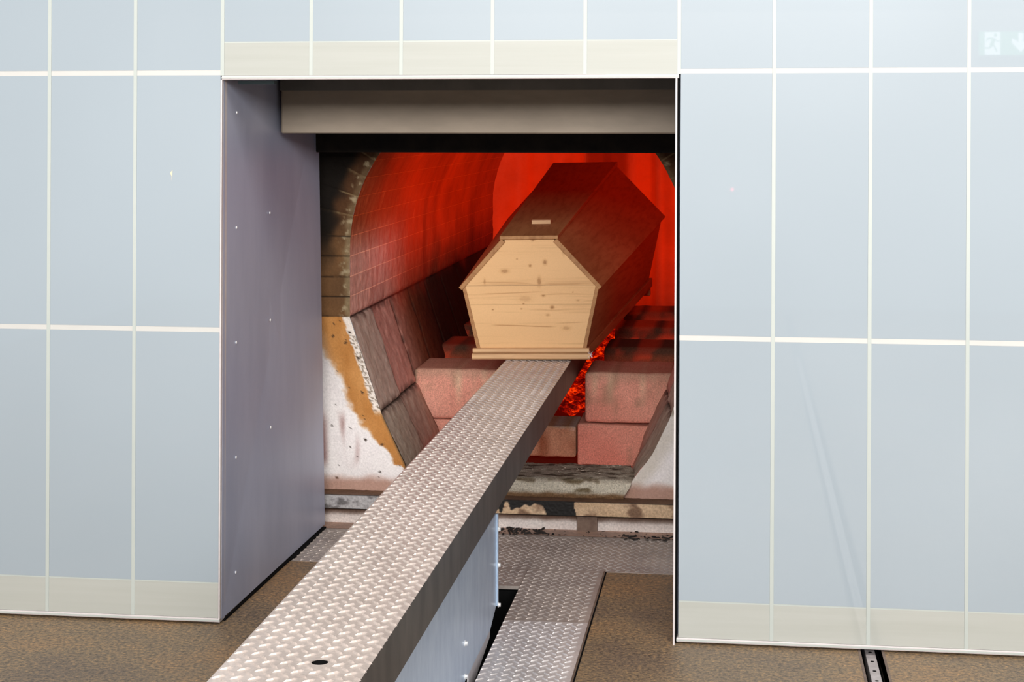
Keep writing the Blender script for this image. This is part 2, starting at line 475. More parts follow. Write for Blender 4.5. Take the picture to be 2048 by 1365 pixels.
# vault lining from the mouth to the back
YB = 8.15
HOT = (0.34, 0.0085, 0.0005)
def vault_mat():
    n = Nt('hot_brick_lining')
    at = n.node('ShaderNodeAttribute', attribute_name='paint')
    uv = n.node('ShaderNodeUVMap'); uv.uv_map = 'UVMap'
    br = n.node('ShaderNodeTexBrick')
    br.inputs['Scale'].default_value = 1.0; br.inputs['Brick Width'].default_value = 0.25
    br.inputs['Row Height'].default_value = BRICK; br.inputs['Mortar Size'].default_value = 0.0013
    br.inputs['Mortar Smooth'].default_value = 0.3
    br.inputs['Color1'].default_value = (0.85, 0.85, 0.85, 1); br.inputs['Color2'].default_value = (1.1, 1.1, 1.1, 1)
    br.inputs['Mortar'].default_value = (1.9, 1.8, 1.6, 1)
    n.link(uv.outputs[0], br.inputs['Vector'])
    f = n.noise(40, 5, 0.65)
    am = n.node('ShaderNodeAttribute', attribute_name='coursed')
    c = n.mix(at.outputs['Color'], n.mix((1, 1, 1), br.outputs['Color'], am.outputs['Fac']), 1.0, 'MULTIPLY')
    c = n.mix(c, n.ramp(f, [(0.3, (0.75,)*3), (0.7, (1.15,)*3)]), 1.0, 'MULTIPLY')
    n.base(c, 0.9, 0, 0.15); n.bump(f, 0.5, 0.004)
    ah = n.node('ShaderNodeAttribute', attribute_name='glow')
    f2 = n.noise(3.5, 4, 0.6)
    hc = n.ramp(f2, [(0.35, tuple(0.72*x for x in HOT)), (0.65, tuple(1.12*x for x in HOT))])
    hc = n.mix(hc, n.ramp(br.outputs['Fac'], [(0, (1, 1, 1)), (1, (1.05, 1.6, 2.0))]), 1.0, 'MULTIPLY')
    n.link(hc, n.b.inputs['Emission Color']); n.link(ah.outputs['Fac'], n.b.inputs['Emission Strength'])
    return n.m
NV, NUV = 250, 520
def vy(v): return YF+0.006+(YB-YF)*(0.35*v+0.65*v*v)
def vault_joint(s, y):
    """dark open joints between the big side blocks"""
    sl = s if s < TOT/2 else TOT-s
    e = 9.0
    if sl < S_SPRING:
        yj = (5.42, 5.74, 6.06, 6.38, 6.72, 7.1, 7.5)
        e = min(abs(y-j) for j in yj)
        e = min(e, abs(sl-LENS[3])*1.2)
    e = min(e, abs(sl-S_SPRING))
    return e
def vault_pos(u, v):
    s = u*TOT; y = vy(v); p, n = at_len(s)
    e = vault_joint(s, y)
    sl = s if s < TOT/2 else TOT-s
    off = 0.008*(1-smooth(0.0, 0.010, e)) + 0.0025*FB(p.x*20, p.y*20, y*20)
    if y > 5.42+0.05*0: off += 0.010*smooth(5.415, 5.43, y)*(1-smooth(S_SPRING-0.01, S_SPRING, sl))
    q = p+n*(off if v > 0 else 0)
    return (CX+q.x+flare(p, y), y, q.y)
def vault_paint(P, u, v):
    s = u*TOT; y = P[1]; z = P[2]; sl = s if s < TOT/2 else TOT-s
    e = vault_joint(s, y)
    if sl < S_SPRING:
        pink = mixc((218, 160, 146), (228, 172, 158), 0.5+0.5*FB(y*6, z*8, 1))
        grey = mixc((196, 174, 160), (212, 188, 176), 0.5+0.5*FB(y*12, z*12, 2))
        c = grey if y < 5.42 else pink
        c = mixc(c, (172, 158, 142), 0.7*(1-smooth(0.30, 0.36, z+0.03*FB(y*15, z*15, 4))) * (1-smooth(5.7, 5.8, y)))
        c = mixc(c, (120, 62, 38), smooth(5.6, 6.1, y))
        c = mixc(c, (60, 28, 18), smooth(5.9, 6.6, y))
        c = mixc(c, (70, 52, 46), 0.6*(1-smooth(0.0, 0.035, e))*smooth(0.0, 0.4, N(y*30, z*30, 6)+0.3))
        c = mixc(c, (200, 190, 178), 0.5*smooth(0.35, 0.6, FB(y*60, z*60, 9))*(1-smooth(5.2, 5.3, y)))
    else:
        c = mixc((232, 178, 164), (240, 188, 174), 0.5+0.5*FB(y*8, z*8, 1))  # paler low down near the mouth: room light painted into the brick
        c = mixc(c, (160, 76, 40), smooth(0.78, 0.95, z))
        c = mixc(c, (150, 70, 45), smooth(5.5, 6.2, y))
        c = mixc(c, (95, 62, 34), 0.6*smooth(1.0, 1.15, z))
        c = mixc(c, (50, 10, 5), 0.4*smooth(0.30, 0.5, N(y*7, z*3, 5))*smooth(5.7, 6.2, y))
    c = mixc(c, (22, 13, 9), 0.9*(1-smooth(0.001, 0.0045, e)))
    return c
def vault_heat(P):
    x, y, z = P[0]-CX, P[1], P[2]
    n1 = FB(y*3.1, z*3.1, x*2)
    h = smooth(0.60, 0.86, z+0.06*n1+0.06*smooth(6.8, 5.6, y))
    h *= 0.06+0.94*smooth(5.15, 6.05, y+0.6*(z-0.8))
    h *= 1-0.90*smooth(1.12, 1.26, z)                   # glow of the unseen crown cut down, shaped to keep the coffin lid dark
    h *= 1-0.16*smooth(0.15, 0.45, N(y*7, z*2.5, 5))*smooth(5.7, 6.2, y)
    h *= 1-0.45*smooth(6.8, 7.9, y)
    if x > 0: h = max(h, 0.85*smooth(0.30, 0.6, z)*smooth(5.6, 6.2, y))
    return max(0.0, h)
M_VAULT = vault_mat()
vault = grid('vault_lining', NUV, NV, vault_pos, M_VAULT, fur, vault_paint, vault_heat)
uvl = vault.data.uv_layers.new(name='UVMap')
nl = NUV+1
uvd = []
for lp in vault.data.loops:
    i = lp.vertex_index % nl; j = lp.vertex_index//nl
    uvd.extend((vy(j/NV), i/NUV*TOT-S_SPRING))
uvl.data.foreach_set('uv', uvd)
ca = vault.data.attributes.new('coursed', 'FLOAT', 'POINT')
ca.data.foreach_set('value', [float(S_SPRING < (k % nl)/NUV*TOT < TOT-S_SPRING) for k in range(len(vault.data.vertices))])
vault['label'] = 'barrel vault of firebrick glowing orange-red towards the back'

# back wall of the chamber with upright ribs
def back_pos(u, v):
    x = -0.62+1.24*u; z = 0.05+1.45*v
    dp = 0.0
    for (a, b, k) in ((-0.42, -0.36, 0.03), (-0.20, -0.10, 0.05), (-0.08, 0.15, 0.18), (0.25, 0.28, 0.04)):
        dp -= k*smooth(a-0.015, a+0.015, x)*(1-smooth(b-0.015, b+0.015, x))
    return (CX+x, YB+0.22+dp*0.8+0.006*FB(x*9, z*9), z)
def back_heat(P):
    x, z = P[0]-CX, P[2]
    h = 1.12
    h *= 1-0.62*smooth(-0.12, -0.04, x)*(1-smooth(0.11, 0.17, x))
    h *= 1-0.3*smooth(0.23, 0.25, x)*(1-smooth(0.27, 0.30, x))
    h *= 0.45+0.55*smooth(0.25, 0.60, z+0.04*N(x*6, z*6))
    h *= 1-0.2*smooth(0.1, 0.5, N(x*14, z*1.2, 4))
    return h
M_BACK = vcol('glowing_back_wall', 0.9, 0.1, 30, 0.3, 0.5, 0.004, heat=(0.46, 0.0110, 0.0006))
grid('back_wall', 150, 110, back_pos, M_BACK, fur, lambda P, u, v: (140, 60, 40), back_heat)['label'] = 'glowing back wall with upright ribs'
# chamber floor
M_HEARTH = vcol('dark_hearth', 0.9, 0.1, 60, 0.4, 0.6, 0.006, heat=(0.5, 0.01, 0.0005))
grid('hearth_floor', 60, 200, lambda u, v: (CX-0.40+0.80*u, YF+0.02+3.35*v, 0.062+0.006*FB(u*12, v*40)), M_HEARTH, fur,
     lambda P, u, v: (70, 40, 30), lambda P: 0.9 if 5.36 < P[1] < 5.72 else 0.1)

# sill slab at the mouth
def sill_paint(co):
    x, y, z = co.x, co.y, co.z
    f = FB(x*30, y*30, z*30)
    top = smooth(0.140, 0.150, z)
    c = mixc((200, 190, 172), (222, 212, 194), 0.5+0.5*FB(x*7, z*30, 2))
    c = mixc(c, (120, 104, 80), smooth(0.05, 0.4, FB(x*9, z*22, 5)))
    c = mixc(c, (122, 92, 66), 1-smooth(0.100, 0.112, z+0.006*N(x*20, 3)))
    t = mixc((150, 140, 126), (180, 170, 154), 0.5+0.5*f)
    t = mixc(t, (80, 70, 60), smooth(0.0, 0.5, FB(x*14, y*40, 9)))
    return mixc(c, t, top)
SN = 160
prof = [(YF+0.24, 0.062), (YF+0.24, 0.142), (YF+0.20, 0.150), (YF+0.12, 0.150), (YF+0.03, 0.149), (YF+0.008, 0.146), (YF-0.010, 0.138), (YF-0.020, 0.120), (YF-0.016, 0.105), (YF-0.020, 0.098), (YF-0.016, 0.086)]
fine = []
for i in range(len(prof)-1):
    a, b = Vector(prof[i]), Vector(prof[i+1]); k = max(1, int((b-a).length/0.004))
    for j in range(k): fine.append(a.lerp(b, j/k))
fine.append(Vector(prof[-1]))
def sill_pos(u, v):
    p = fine[int(round(v*(len(fine)-1)))]
    hw = 0.335 if p.x > YF-0.001 else 0.327
    x = -hw+(2*hw+0.024*smooth(0.088, 0.14, p.y)*(1-smooth(YF+0.05, YF+0.24, p.x)))*u
    return (CX+x, p.x+0.003*FB(x*14, p.y*40, p.x*30), p.y+0.004*FB(x*25, p.x*40, 2))
sl_ = grid('sill_slab', SN*2, len(fine)-1, sill_pos, vcol('ashy_sill', 0.9, 0.15, 220, 0.5, 0.8, 0.004), fur,
     lambda P, u, v: sill_paint(Vector(P)))
sl_['label'] = 'ash-covered sill slab at the bottom of the mouth'

# refractory blocks standing across the hearth
def block(x0, x1, y0, y1, z0, z1, paint, heat=None, round_=0.018, skew=0.0, name='refractory_block'):
    bm = bmesh.new(); box(bm, x0, x1, y0, y1, z0, z1)
    bmesh.ops.bevel(bm, geom=[e for e in bm.edges], offset=round_, segments=3, profile=0.6, affect='EDGES')
    bmesh.ops.subdivide_edges(bm, edges=[e for e in bm.edges if e.calc_length() > 0.03], cuts=14, use_grid_fill=True)
    for v in bm.verts:
        v.co.z += skew*(v.co.x-x0)
        n = 0.0028*FB(v.co.x*22, v.co.y*22, v.co.z*22); v.co.y += n; v.co.z += 0.7*n
    o = obj(name, bm, M_BLOCK, fur, smooth_=True)
    paint_mesh(o, paint, heat or (lambda c: 0.0)); return o
M_BLOCK = vcol('refractory_block', 0.88, 0.15, 240, 0.42, 0.6, 0.003, heat=(0.55, 0.014, 0.0008))
def paint_A(top, seed):
    def f(c):
        b = mixc((228, 160, 140), (238, 174, 154), 0.5+0.5*FB(c.x*10, c.z*10, seed))
        st = smooth(0.05, 0.55, N(c.x*38, c.z*3.5, seed+2))*smooth(top-0.16, top-0.02, c.z)
        b = mixc(b, (240, 214, 180), 0.75*st)
        b = mixc(b, (186, 150, 128), 0.65*smooth(top-0.045, top-0.01, c.z+0.01*N(c.x*30, 2)))
        b = mixc(b, (150, 134, 108), 0.4*smooth(0.2, 0.6, FB(c.x*20, c.z*8, seed+5)))
        return b
    return f
PA = paint_A(0.378, 1)
block(CX+0.153, CX+0.455, 5.725, 6.02, 0.206, 0.378, PA, None, 0.014).location.z += 0.0
block(CX+0.128, CX+0.400, 5.720, 6.02, 0.062, 0.2035, paint_A(0.6, 4), None, 0.008, -0.02)
block(CX-0.440, CX-0.145, 5.735, 6.02, 0.206, 0.378, PA, None, 0.014)
block(CX-0.380, CX-0.170, 5.735, 6.02, 0.062, 0.2035, paint_A(0.6, 7), None, 0.008)
def paint_mid(c):
    b = mixc((190, 150, 118), (212, 180, 146), 0.5+0.5*FB(c.x*16, c.z*6, 3))
    b = mixc(b, (110, 52, 28), smooth(0.0, 0.5, N(c.x*14, c.z*6, 8)))
    return mixc(b, (215, 200, 190), 0.8*smooth(0.30, 0.5, FB(c.x*40, c.z*40, 4))*smooth(0.165, 0.185, c.z))
block(CX-0.170, CX+0.122, 5.730, 5.95, 0.085, 0.1895, paint_mid, None, 0.010)
def paint_2(c):
    b = mixc((150, 84, 58), (120, 74, 54), 0.5+0.5*FB(c.x*12, c.z*12, 3))
    b = mixc(b, (86, 62, 48), smooth(0.34, 0.37, c.z+0.01*N(c.x*30, 1)))
    return mixc(b, (190, 150, 120), 0.6*smooth(0.4, 0.6, N(c.x*40, c.z*3, 5)))
def heat_2(k):
    return lambda c: k*smooth(-0.15, 0.35, FB(c.x*16, c.z*16, k*9))*(1-0.6*smooth(0.34, 0.375, c.z))
for (yy, z1, k) in ((6.32, 0.385, 0.28), (6.86, 0.395, 0.45), (7.38, 0.400, 0.5)):
    for s in (1, -1):
        a, b = sorted((CX+s*0.17, CX+s*0.46))
        block(a, b, yy, yy+0.26, 0.10, z1, paint_2, heat_2(k), 0.02)
# embers between the blocks: nobody could count them
def ember_mat():
    n = Nt('glowing_embers')
    f = n.noise(27, 7, 0.75)
    c = n.ramp(f, [(0.43, (0.05, 0.0, 0.0)), (0.53, (0.30, 0.003, 0.0)), (0.60, (1.0, 0.035, 0.0)), (0.70, (1.0, 0.12, 0.015))])
    n.link(c, n.b.inputs['Emission Color']); n.b.inputs['Emission Strength'].default_value = 1.1
    n.base((0.03, 0.015, 0.01), 0.95, 0, 0.1); n.bump(f, 1.0, 0.02)
    return n.m
em = grid('glowing_embers', 90, 330, lambda u, v: (CX-0.44+0.88*u, 5.96+2.1*v, 0.20+0.085*smooth(0.25, 0.5, abs(u-0.5))+0.03*v+0.026*FB(u*16, v*38, 2)), ember_mat(), None)
tag(em, 'bed of glowing red embers between the hearth blocks under the coffin', 'embers', kind='stuff')

# steel ledge and floor frame in front of the furnace
def ledge_paint(c):
    x, z = c.x, c.z
    b = mixc((196, 164, 130), (222, 192, 160), 0.5+0.5*FB(x*9, z*30, 1))
    b = mixc(b, (130, 100, 78), smooth(0.0, 0.5, FB(x*12, z*18, 4)))
    if x < CX-0.25: b = mixc(b, (176, 176, 180), 0.9); b = mixc(b, (88, 84, 84), 0.8*smooth(-0.1, 0.5, FB(x*26, z*50, 2)))
    tar = smooth(-0.735, -0.73, x)*(1-smooth(-0.492, -0.484, x+0.004*math.sin((z-0.06)*70)))
    drip = 0.088-0.036*smooth(-0.35, 0.35, N(x*44, 2.2))-0.05*smooth(-0.60, -0.55, x)
    if tar > 0.3: b = mixc(b, (20, 19, 20), 0.95*smooth(drip-0.003, drip+0.002, z))
    b = mixc(b, (30, 22, 18), 0.8*(1-smooth(0.001, 0.003, abs(z-0.094))))
    return b
def strip(name, y, z0, z1, paint, mat, nu=500, nv=24, yb=0.0):
    o = grid(name, nu, nv, lambda u, v: (-1.40+1.40*u, y+yb*v+0.0008*FB(u*200, v*6), z0+(z1-z0)*v), mat, fur, lambda P, u, v: paint(Vector(P)))
    return o
M_LEDGE = vcol('stained_ledge_steel', 0.6, 0.3, 160, 0.35, 0.3, 0.002)
strip('ledge_face', 5.030, 0.052, 0.094, ledge_paint, M_LEDGE)['label'] = 'steel ledge bar with black tar stain'
grid('ledge_top', 400, 10, lambda u, v: (-1.40+1.40*u, 5.030+0.09*v, 0.094+0.001*FB(u*99, v*5)), M_LEDGE, fur, lambda P, u, v: mixc((120, 88, 66), (86, 62, 46), 0.5+0.5*FB(P[0]*20, P[1]*20)))
bm = bmesh.new(); box(bm, -1.40, 0, 5.031, 5.09, 0.050, 0.0525); obj('ledge_underside', bm, SOOT, fur)
def low_paint(c):
    b = mixc((226, 212, 206), (240, 230, 224), 0.5+0.5*FB(c.x*10, c.z*30, 2))
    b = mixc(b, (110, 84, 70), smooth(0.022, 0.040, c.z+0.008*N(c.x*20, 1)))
    return b
M_LOW = vcol('floor_frame_steel', 0.6, 0.3, 160, 0.3, 0.3, 0.002)
strip('frame_upstand', 5.062, 0.0, 0.052, low_paint, M_LOW, 300, 20)
bm = bmesh.new(); box(bm, -0.484, -0.424, 5.045, 5.062, 0.0, 0.052); obj('frame_cleat', bm, plain('cleat_steel', (110, 88, 76), (134, 112, 98), 40, 0.7, 0.2), fur)
grid('frame_foot', 300, 24, lambda u, v: (-1.40+1.40*u, 4.985+0.08*v, 0.0015), M_LOW, fur,
     lambda P, u, v: mixc((206, 166, 146), (170, 140, 126), 0.5+0.7*FB(P[0]*14, P[1]*30, 3)))

# charred flakes on the ledge foot (uncountable litter)
rd = random.Random(11)
def flakes(n, xr_, yr_, zf, smin, smax, long_=0.25):
    bm = bmesh.new()
    for i in range(n):
        x = rd.uniform(*xr_); y = rd.uniform(*yr_); s = rd.uniform(smin, smax)
        a = rd.uniform(0, math.pi); el = rd.uniform(0.25, 0.8)
        if rd.random() < long_: el = 0.12; s *= 1.7
        ring = []
        k = rd.randint(5, 7)
        for j in range(k):
            t = 2*math.pi*j/k; r = s*rd.uniform(0.6, 1.1)
            px, py = r*math.cos(t), r*el*math.sin(t)
            ring.append((x+px*math.cos(a)-py*math.sin(a), y+px*math.sin(a)+py*math.cos(a)))
        z = zf(x, y); h = s*rd.uniform(0.15, 0.4)
        lo = [bm.verts.new((p[0], p[1], z)) for p in ring]
        hi = [bm.verts.new((x+(p[0]-x)*0.75, y+(p[1]-y)*0.75, z+h*rd.uniform(0.6, 1.2))) for p in ring]
        bm.faces.new(hi)
        for j in range(k): bm.faces.new((lo[j], lo[(j+1) % k], hi[(j+1) % k], hi[j]))
    return bm
CHAR = plain('charred_flakes', (24, 23, 24), (58, 50, 46), 60, 0.7, 0, 0.3)
bm = flakes(75, (-0.74, -0.55), (4.985, 5.055), lambda x, y: 0.002, 0.003, 0.011, 0.35)
b4 = flakes(14, (-0.73, -0.56), (4.975, 5.05), lambda x, y: 0.002, 0.010, 0.017, 0.2)
me_u = bpy.data.meshes.new('u'); b4.to_mesh(me_u); bm.from_mesh(me_u); b4.free()
b2 = flakes(60, (-0.62, -0.17), (4.975, 5.055), lambda x, y: 0.002, 0.0015, 0.006)
me_t = bpy.data.meshes.new('t'); b2.to_mesh(me_t); bm.from_mesh(me_t); b2.free()
b3 = flakes(26, (-0.34, -0.17), (4.955, 5.0), lambda x, y: 0.003, 0.002, 0.013, 0.4)
b3.to_mesh(me_t); bm.from_mesh(me_t); b3.free()
tag(obj('charred_debris', bm, CHAR), 'black charred flakes scattered along the furnace foot', 'debris', kind='stuff')
PALE = plain('pale_crumbs', (214, 196, 180), (150, 138, 124), 60, 0.9)
bm = flakes(60, (CX-0.29, CX+0.31), (5.10, 5.30), lambda x, y: 0.1535, 0.0012, 0.0032, 0.1)
b2 = flakes(7, (CX+0.12, CX+0.29), (5.14, 5.28), lambda x, y: 0.1535, 0.004, 0.007, 0.0)
b2.to_mesh(me_t); bm.from_mesh(me_t); b2.free()
tag(obj('brick_crumbs', bm, PALE), 'pale brick crumbs and ash grit lying on the mouth sill', 'crumbs', kind='stuff')

# ------------------------------------------------------------------ tread plate lugs
def lugs(bm, x0, x1, y0, y1, z, px=0.026, py=0.036, L=0.0235, W=0.0060, h=0.0024, phase=(0.3, 0.3), skip=None, mg=0.30):
    def lug(cx, cy, a):
        ca, sa = math.cos(a), math.sin(a)
        def P(l, w_, zz): return bm.verts.new((cx+l*ca-w_*sa, cy+l*sa+w_*ca, z+zz))
        ring = []
        for (l, w_) in ((-.5, 0), (-.3, -.36), (0, -.5), (.3, -.36), (.5, 0), (.3, .36), (0, .5), (-.3, .36)):
            ring.append(P(l*L, w_*W, -0.0002))
        r1 = [P(l*L, w_*W, h) for (l, w_) in ((-.28, -.1), (0, -.16), (.28, -.1), (.28, .1), (0, .16), (-.28, .1))]
        F = bm.faces.new
        F(r1); F((ring[0], ring[1], r1[0])); F((ring[1], ring[2], r1[1], r1[0])); F((ring[2], ring[3], r1[2], r1[1]))
        F((ring[3], ring[4], r1[2])); F((ring[4], ring[5], r1[3])); F((r1[2], ring[4], r1[3]))
        F((ring[5], ring[6], r1[4], r1[3])); F((ring[6], ring[7], r1[5], r1[4])); F((ring[7], ring[0], r1[5])); F((r1[5], ring[0], r1[0]))
    for k, (ox, oy, ang) in enumerate(((0, 0, math.radians(43)), (0.5, 0.5, math.radians(-47)))):
        j0 = int(math.floor(y0/py))-1
        for j in range(j0, int(y1/py)+2):
            for i in range(int(math.floor(x0/px))-1, int(math.ceil(x1/px))+2):
                cx = (i+ox+phase[0])*px; cy = (j+oy+phase[1])*py
                m = L*mg
                if x0+m <= cx <= x1-m and y0+m <= cy <= y1-m and not (skip and skip(cx, cy)): lug(cx, cy, ang)

def tread(name, x0, x1, y0, y1, z, mat, label, phase=(0.3, 0.3), th=0.008, parts=None):
    bm = bmesh.new(); box(bm, x0, x1, y0, y1, z-th, z); lugs(bm, x0, x1, y0, y1, z, phase=phase)
    o = obj(name, bm, mat); tag(o, label, 'tread plate', 'steel tread plates set in the floor'); return o
tread('tread_plate', -1.345, -0.05, TY0, TY1, 0.001, TREAD_D, 'wide steel tread plate lying across the floor before the furnace foot')
tread('tread_plate', SX1, PX1-0.007, 4.13, TY0-0.001, 0.001, TREAD_D, 'short tread plate right of the dark slot end, coloured darker for shade', (0.1, 0.3))
tread('tread_plate', SX1, PX1-0.007, 0.4, 4.128, 0.001, TREAD_F, 'long bright tread plate running towards the viewer beside the dark slot', (0.1, 0.3))
bm = bmesh.new(); box(bm, -0.78, SX1-0.001, SY1+0.002, TY0-0.001, -0.008, 0.001); lugs(bm, -0.75, SX1-0.002, SY1+0.004, TY0-0.004, 0.001)
tag(obj('tread_plate', bm, TREAD_D), 'small tread plate bridging behind the end of the dark slot', 'tread plate', 'steel tread plates set in the floor')
bm = bmesh.new()
box(bm, PX1-0.006, PX1-0.002, 0.4, TY0, -0.01, 0.003); 
tag(obj('trim_2', bm, plain('angle_edge', (120, 104, 92), (142, 124, 110), 20, 0.5, 0.4)), kind='structure')
bm = bmesh.new(); box(bm, PX1-0.002, PX1+0.0015, 0.4, TY0, -0.01, 0.0012); tag(obj('trim_3', bm, DARK), kind='structure')
# support slab under plates
bm = bmesh.new()
box(bm, SX1+0.001, PX1, 0.4, TY0, -0.05, -0.0085); box(bm, -1.35, -0.05, TY0, 9.0, -0.06, -0.008); box(bm, -0.78, SX1, SY1+0.021, TY0, -0.05, -0.009)
box(bm, -1.38, 0.0, TY1, 5.09, -0.04, -0.001)
tag(obj('trim_4', bm, DARK), kind='structure')

# rail in its slot, right foreground
rl = empty('floor_rail', (0.302, 3.8, -0.045), label='narrow drilled steel rail sunk in a slot under the right glass wall', cat='rail')
bm = bmesh.new(); box(bm, 0.2905, 0.3135, -1.0, 4.5, -0.045, -0.012)
obj('rail_bar', bm, plain('rail_steel', (168, 160, 160), (196, 188, 188), 30, 0.6, 0.1), rl, bevel=0.001)
for k in range(14):
    y = 3.62+k*0.068-0.2
    bm = bmesh.new(); cyl(bm, (0.302, y, -0.0120), 0.0042, 0.0012, 'z', 20); obj('bolt_hole', bm, DARK, rl)
bm = bmesh.new()
box(bm, RX0-0.006, RX0, -1.0, RY1, -0.045, 0.0008); box(bm, RX1, RX1+0.006, -1.0, RY1, -0.045, 0.0008)
obj('slot_edging', bm, plain('edging_steel', (104, 88, 80), (130, 112, 100), 30, 0.85, 0.0), rl)

# ------------------------------------------------------------------ coffin loader: beam on a carriage
ld = empty('coffin_loader', (-0.645, 3.0, 0.0), label='long steel loading beam with tread-plate top reaching into the furnace', cat='coffin loader')
BZ = 0.451
BY0, BY1 = 1.0, 7.45
def bx(y, side):  # slight yaw of the beam
    t = (y-2.34)/(5.46-2.34)
    return (-0.7385-0.020*t) if side < 0 else (-0.5268-0.0182*t)
# top plate with a round hole
hx, hy, hr = -0.6025, 2.384, 0.0125
bm = bmesh.new()
ya, yb = hy-0.05, hy+0.05
for (p, q_) in ((BY0, ya), (yb, BY1)):
    bm.faces.new([bm.verts.new(c_) for c_ in ((bx(p, -1), p, BZ), (bx(p, 1), p, BZ), (bx(q_, 1), q_, BZ), (bx(q_, -1), q_, BZ))])
hv, sq = [], []
for i in range(32):
    a = 2*math.pi*(i+0.5)/32; ca, sa = math.cos(a), math.sin(a)
    hv.append(bm.verts.new((hx+hr*ca, hy+hr*sa, BZ)))
def border(t):
    """32 points round the rectangle, corners included"""
    P = [(bx(ya, 1), ya), (bx(yb, 1), yb), (bx(yb, -1), yb), (bx(ya, -1), ya)]
    k = int(t//8) % 4; f = (t % 8)/8
    a_, b_ = P[k], P[(k+1) % 4]
    return (a_[0]+(b_[0]-a_[0])*f, a_[1]+(b_[1]-a_[1])*f, BZ)
sq = [bm.verts.new(border((i+4) % 32)) for i in range(32)]
for i in range(32): bm.faces.new((sq[i], sq[(i+1) % 32], hv[(i+1) % 32], hv[i]))
lo = [bm.verts.new((v.co.x, v.co.y, BZ-0.0010)) for v in hv]
for i in range(32): bm.faces.new((hv[i], hv[(i+1) % 32], lo[(i+1) % 32], lo[i]))
lb = bmesh.new()
lugs(lb, -0.80, -0.50, BY0, BY1, BZ, py=0.037, phase=(0.0, 0.2), skip=lambda x, y: math.hypot(x-hx, y-hy) < 0.019 or x < -0.7385+0.0058 or x > -0.5268-0.0058)
for v in lb.verts: v.co.x += bx(v.co.y, -1)+0.7385
lm = bpy.data.meshes.new('lugs'); lb.to_mesh(lm); lb.free(); bm.from_mesh(lm); bpy.data.meshes.remove(lm)
o = obj('tread_top', bm, TREAD_B, ld); o['label'] = 'pale tread-plate top of the beam'
bm = bmesh.new(); 
y0, y1 = BY0, BY1
def wall(xa0, xb0, xa1, xb1, z0, z1):
    hexa(bm, [(xa0, y0, z0), (xb0, y0, z0), (xb0, y0, z1), (xa0, y0, z1), (xa1, y1, z0), (xb1, y1, z0), (xb1, y1, z1), (xa1, y1, z1)])
L0, L1, R0, R1 = bx(BY0, -1), bx(BY1, -1), bx(BY0, 1), bx(BY1, 1)
wall(R0-0.006, R0, R1-0.006, R1, 0.368, BZ-0.0005)
wall(L0, L0+0.006, L1, L1+0.006, 0.368, BZ-0.0005)
wall(L0+0.006, R0-0.006, L1+0.006, R1-0.006, 0.368, 0.374)
o = obj('beam_box', bm, BEAMSIDE, ld); o['label'] = 'scuffed dark steel side of the beam'
bm = bmesh.new()
bmesh.ops.create_cone(bm, cap_ends=False, segments=24, radius1=hr+0.0004, radius2=hr+0.0004, depth=0.060, matrix=Matrix.Translation((hx, hy, BZ-0.0310)))
bmesh.ops.create_circle(bm, cap_ends=True, segments=24, radius=hr+0.0004, matrix=Matrix.Translation((hx, hy, BZ-0.0610)))
obj('hole_dark_tube', bm, DARK, ld)  # added black tube standing in for the dark inside the hole
# carriage
PXS = -0.589
CY0, CY1 = 1.0, 4.075
bm = bmesh.new()
t = 0.004
def side_plate(bm, x, th):
    pts = [(CY0, 0.022), (CY1-0.10, 0.022), (CY1, 0.052), (CY1, 0.276), (CY0, 0.276)]
    prism(bm, pts, 'x', x-th, x)
side_plate(bm, PXS, t)
prism(bm, [(PXS, 0.022), (PXS-0.03, -0.02), (PXS-0.033, -0.02), (PXS-0.004, 0.022)], 'y', CY0, CY1-0.12)
obj('side_plate', bm, GALV, ld)['label'] = 'galvanised sheet side of the carriage'
bm = bmesh.new(); box(bm, PXS-0.05, PXS-t, CY1-0.004, CY1, 0.052, 0.276); box(bm, PXS-0.012, PXS+0.004, CY1, CY1+0.012, 0.05, 0.274)
obj('end_flange', bm, GALV, ld)
bm = bmesh.new(); box(bm, PXS-0.024, PXS-0.002, CY0, CY1, 0.276, 0.281); obj('top_flange', bm, FLANGE, ld, bevel=0.001)
bm = bmesh.new(); box(bm, -0.725, -0.715, CY0, CY1, 0.02, 0.281); obj('far_side_plate', bm, GALV, ld)
bm = bmesh.new(); box(bm, -0.70, PXS-0.026, CY0, CY1-0.06, 0.10, 0.368); obj('spacer', bm, SOOT, ld)
bm = bmesh.new(); box(bm, -0.70, -0.61, CY0, 3.95, -0.595, 0.02); obj('lower_frame', bm, SOOT, ld)
bm = bmesh.new(); prism(bm, [(3.70, -0.05), (4.02, -0.01), (4.03, 0.018), (3.99, 0.045), (3.70, 0.045)], 'x', -0.6005, -0.597)
obj('inner_plate', bm, plain('pale_inner_plate', (222, 214, 218), (234, 228, 230), 20, 0.5), ld)['label'] = 'pale inner plate showing below the sheet'
def bolt(x, y, z, axis):
    bm = bmesh.new(); cyl(bm, (x, y, z), 0.0065, 0.0014, axis, 20); 
    dx = {'x': (0.003, 0, 0), 'y': (0, 0.003, 0)}[axis]
    cyl(bm, (x+dx[0], y+dx[1], z), 0.0048, 0.005, axis, 6)
    o = obj('bolt', bm, RIVET, ld)
for z in (0.237, 0.149, 0.052): bolt(PXS+0.0045, CY1+0.005, z, 'x')
bolt(PXS+0.0007, 3.60, 0.105, 'x'); bolt(PXS+0.0007, 3.60, -0.012+0.045, 'x')
bolt(PXS+0.0007, 3.05, 0.105, 'x')

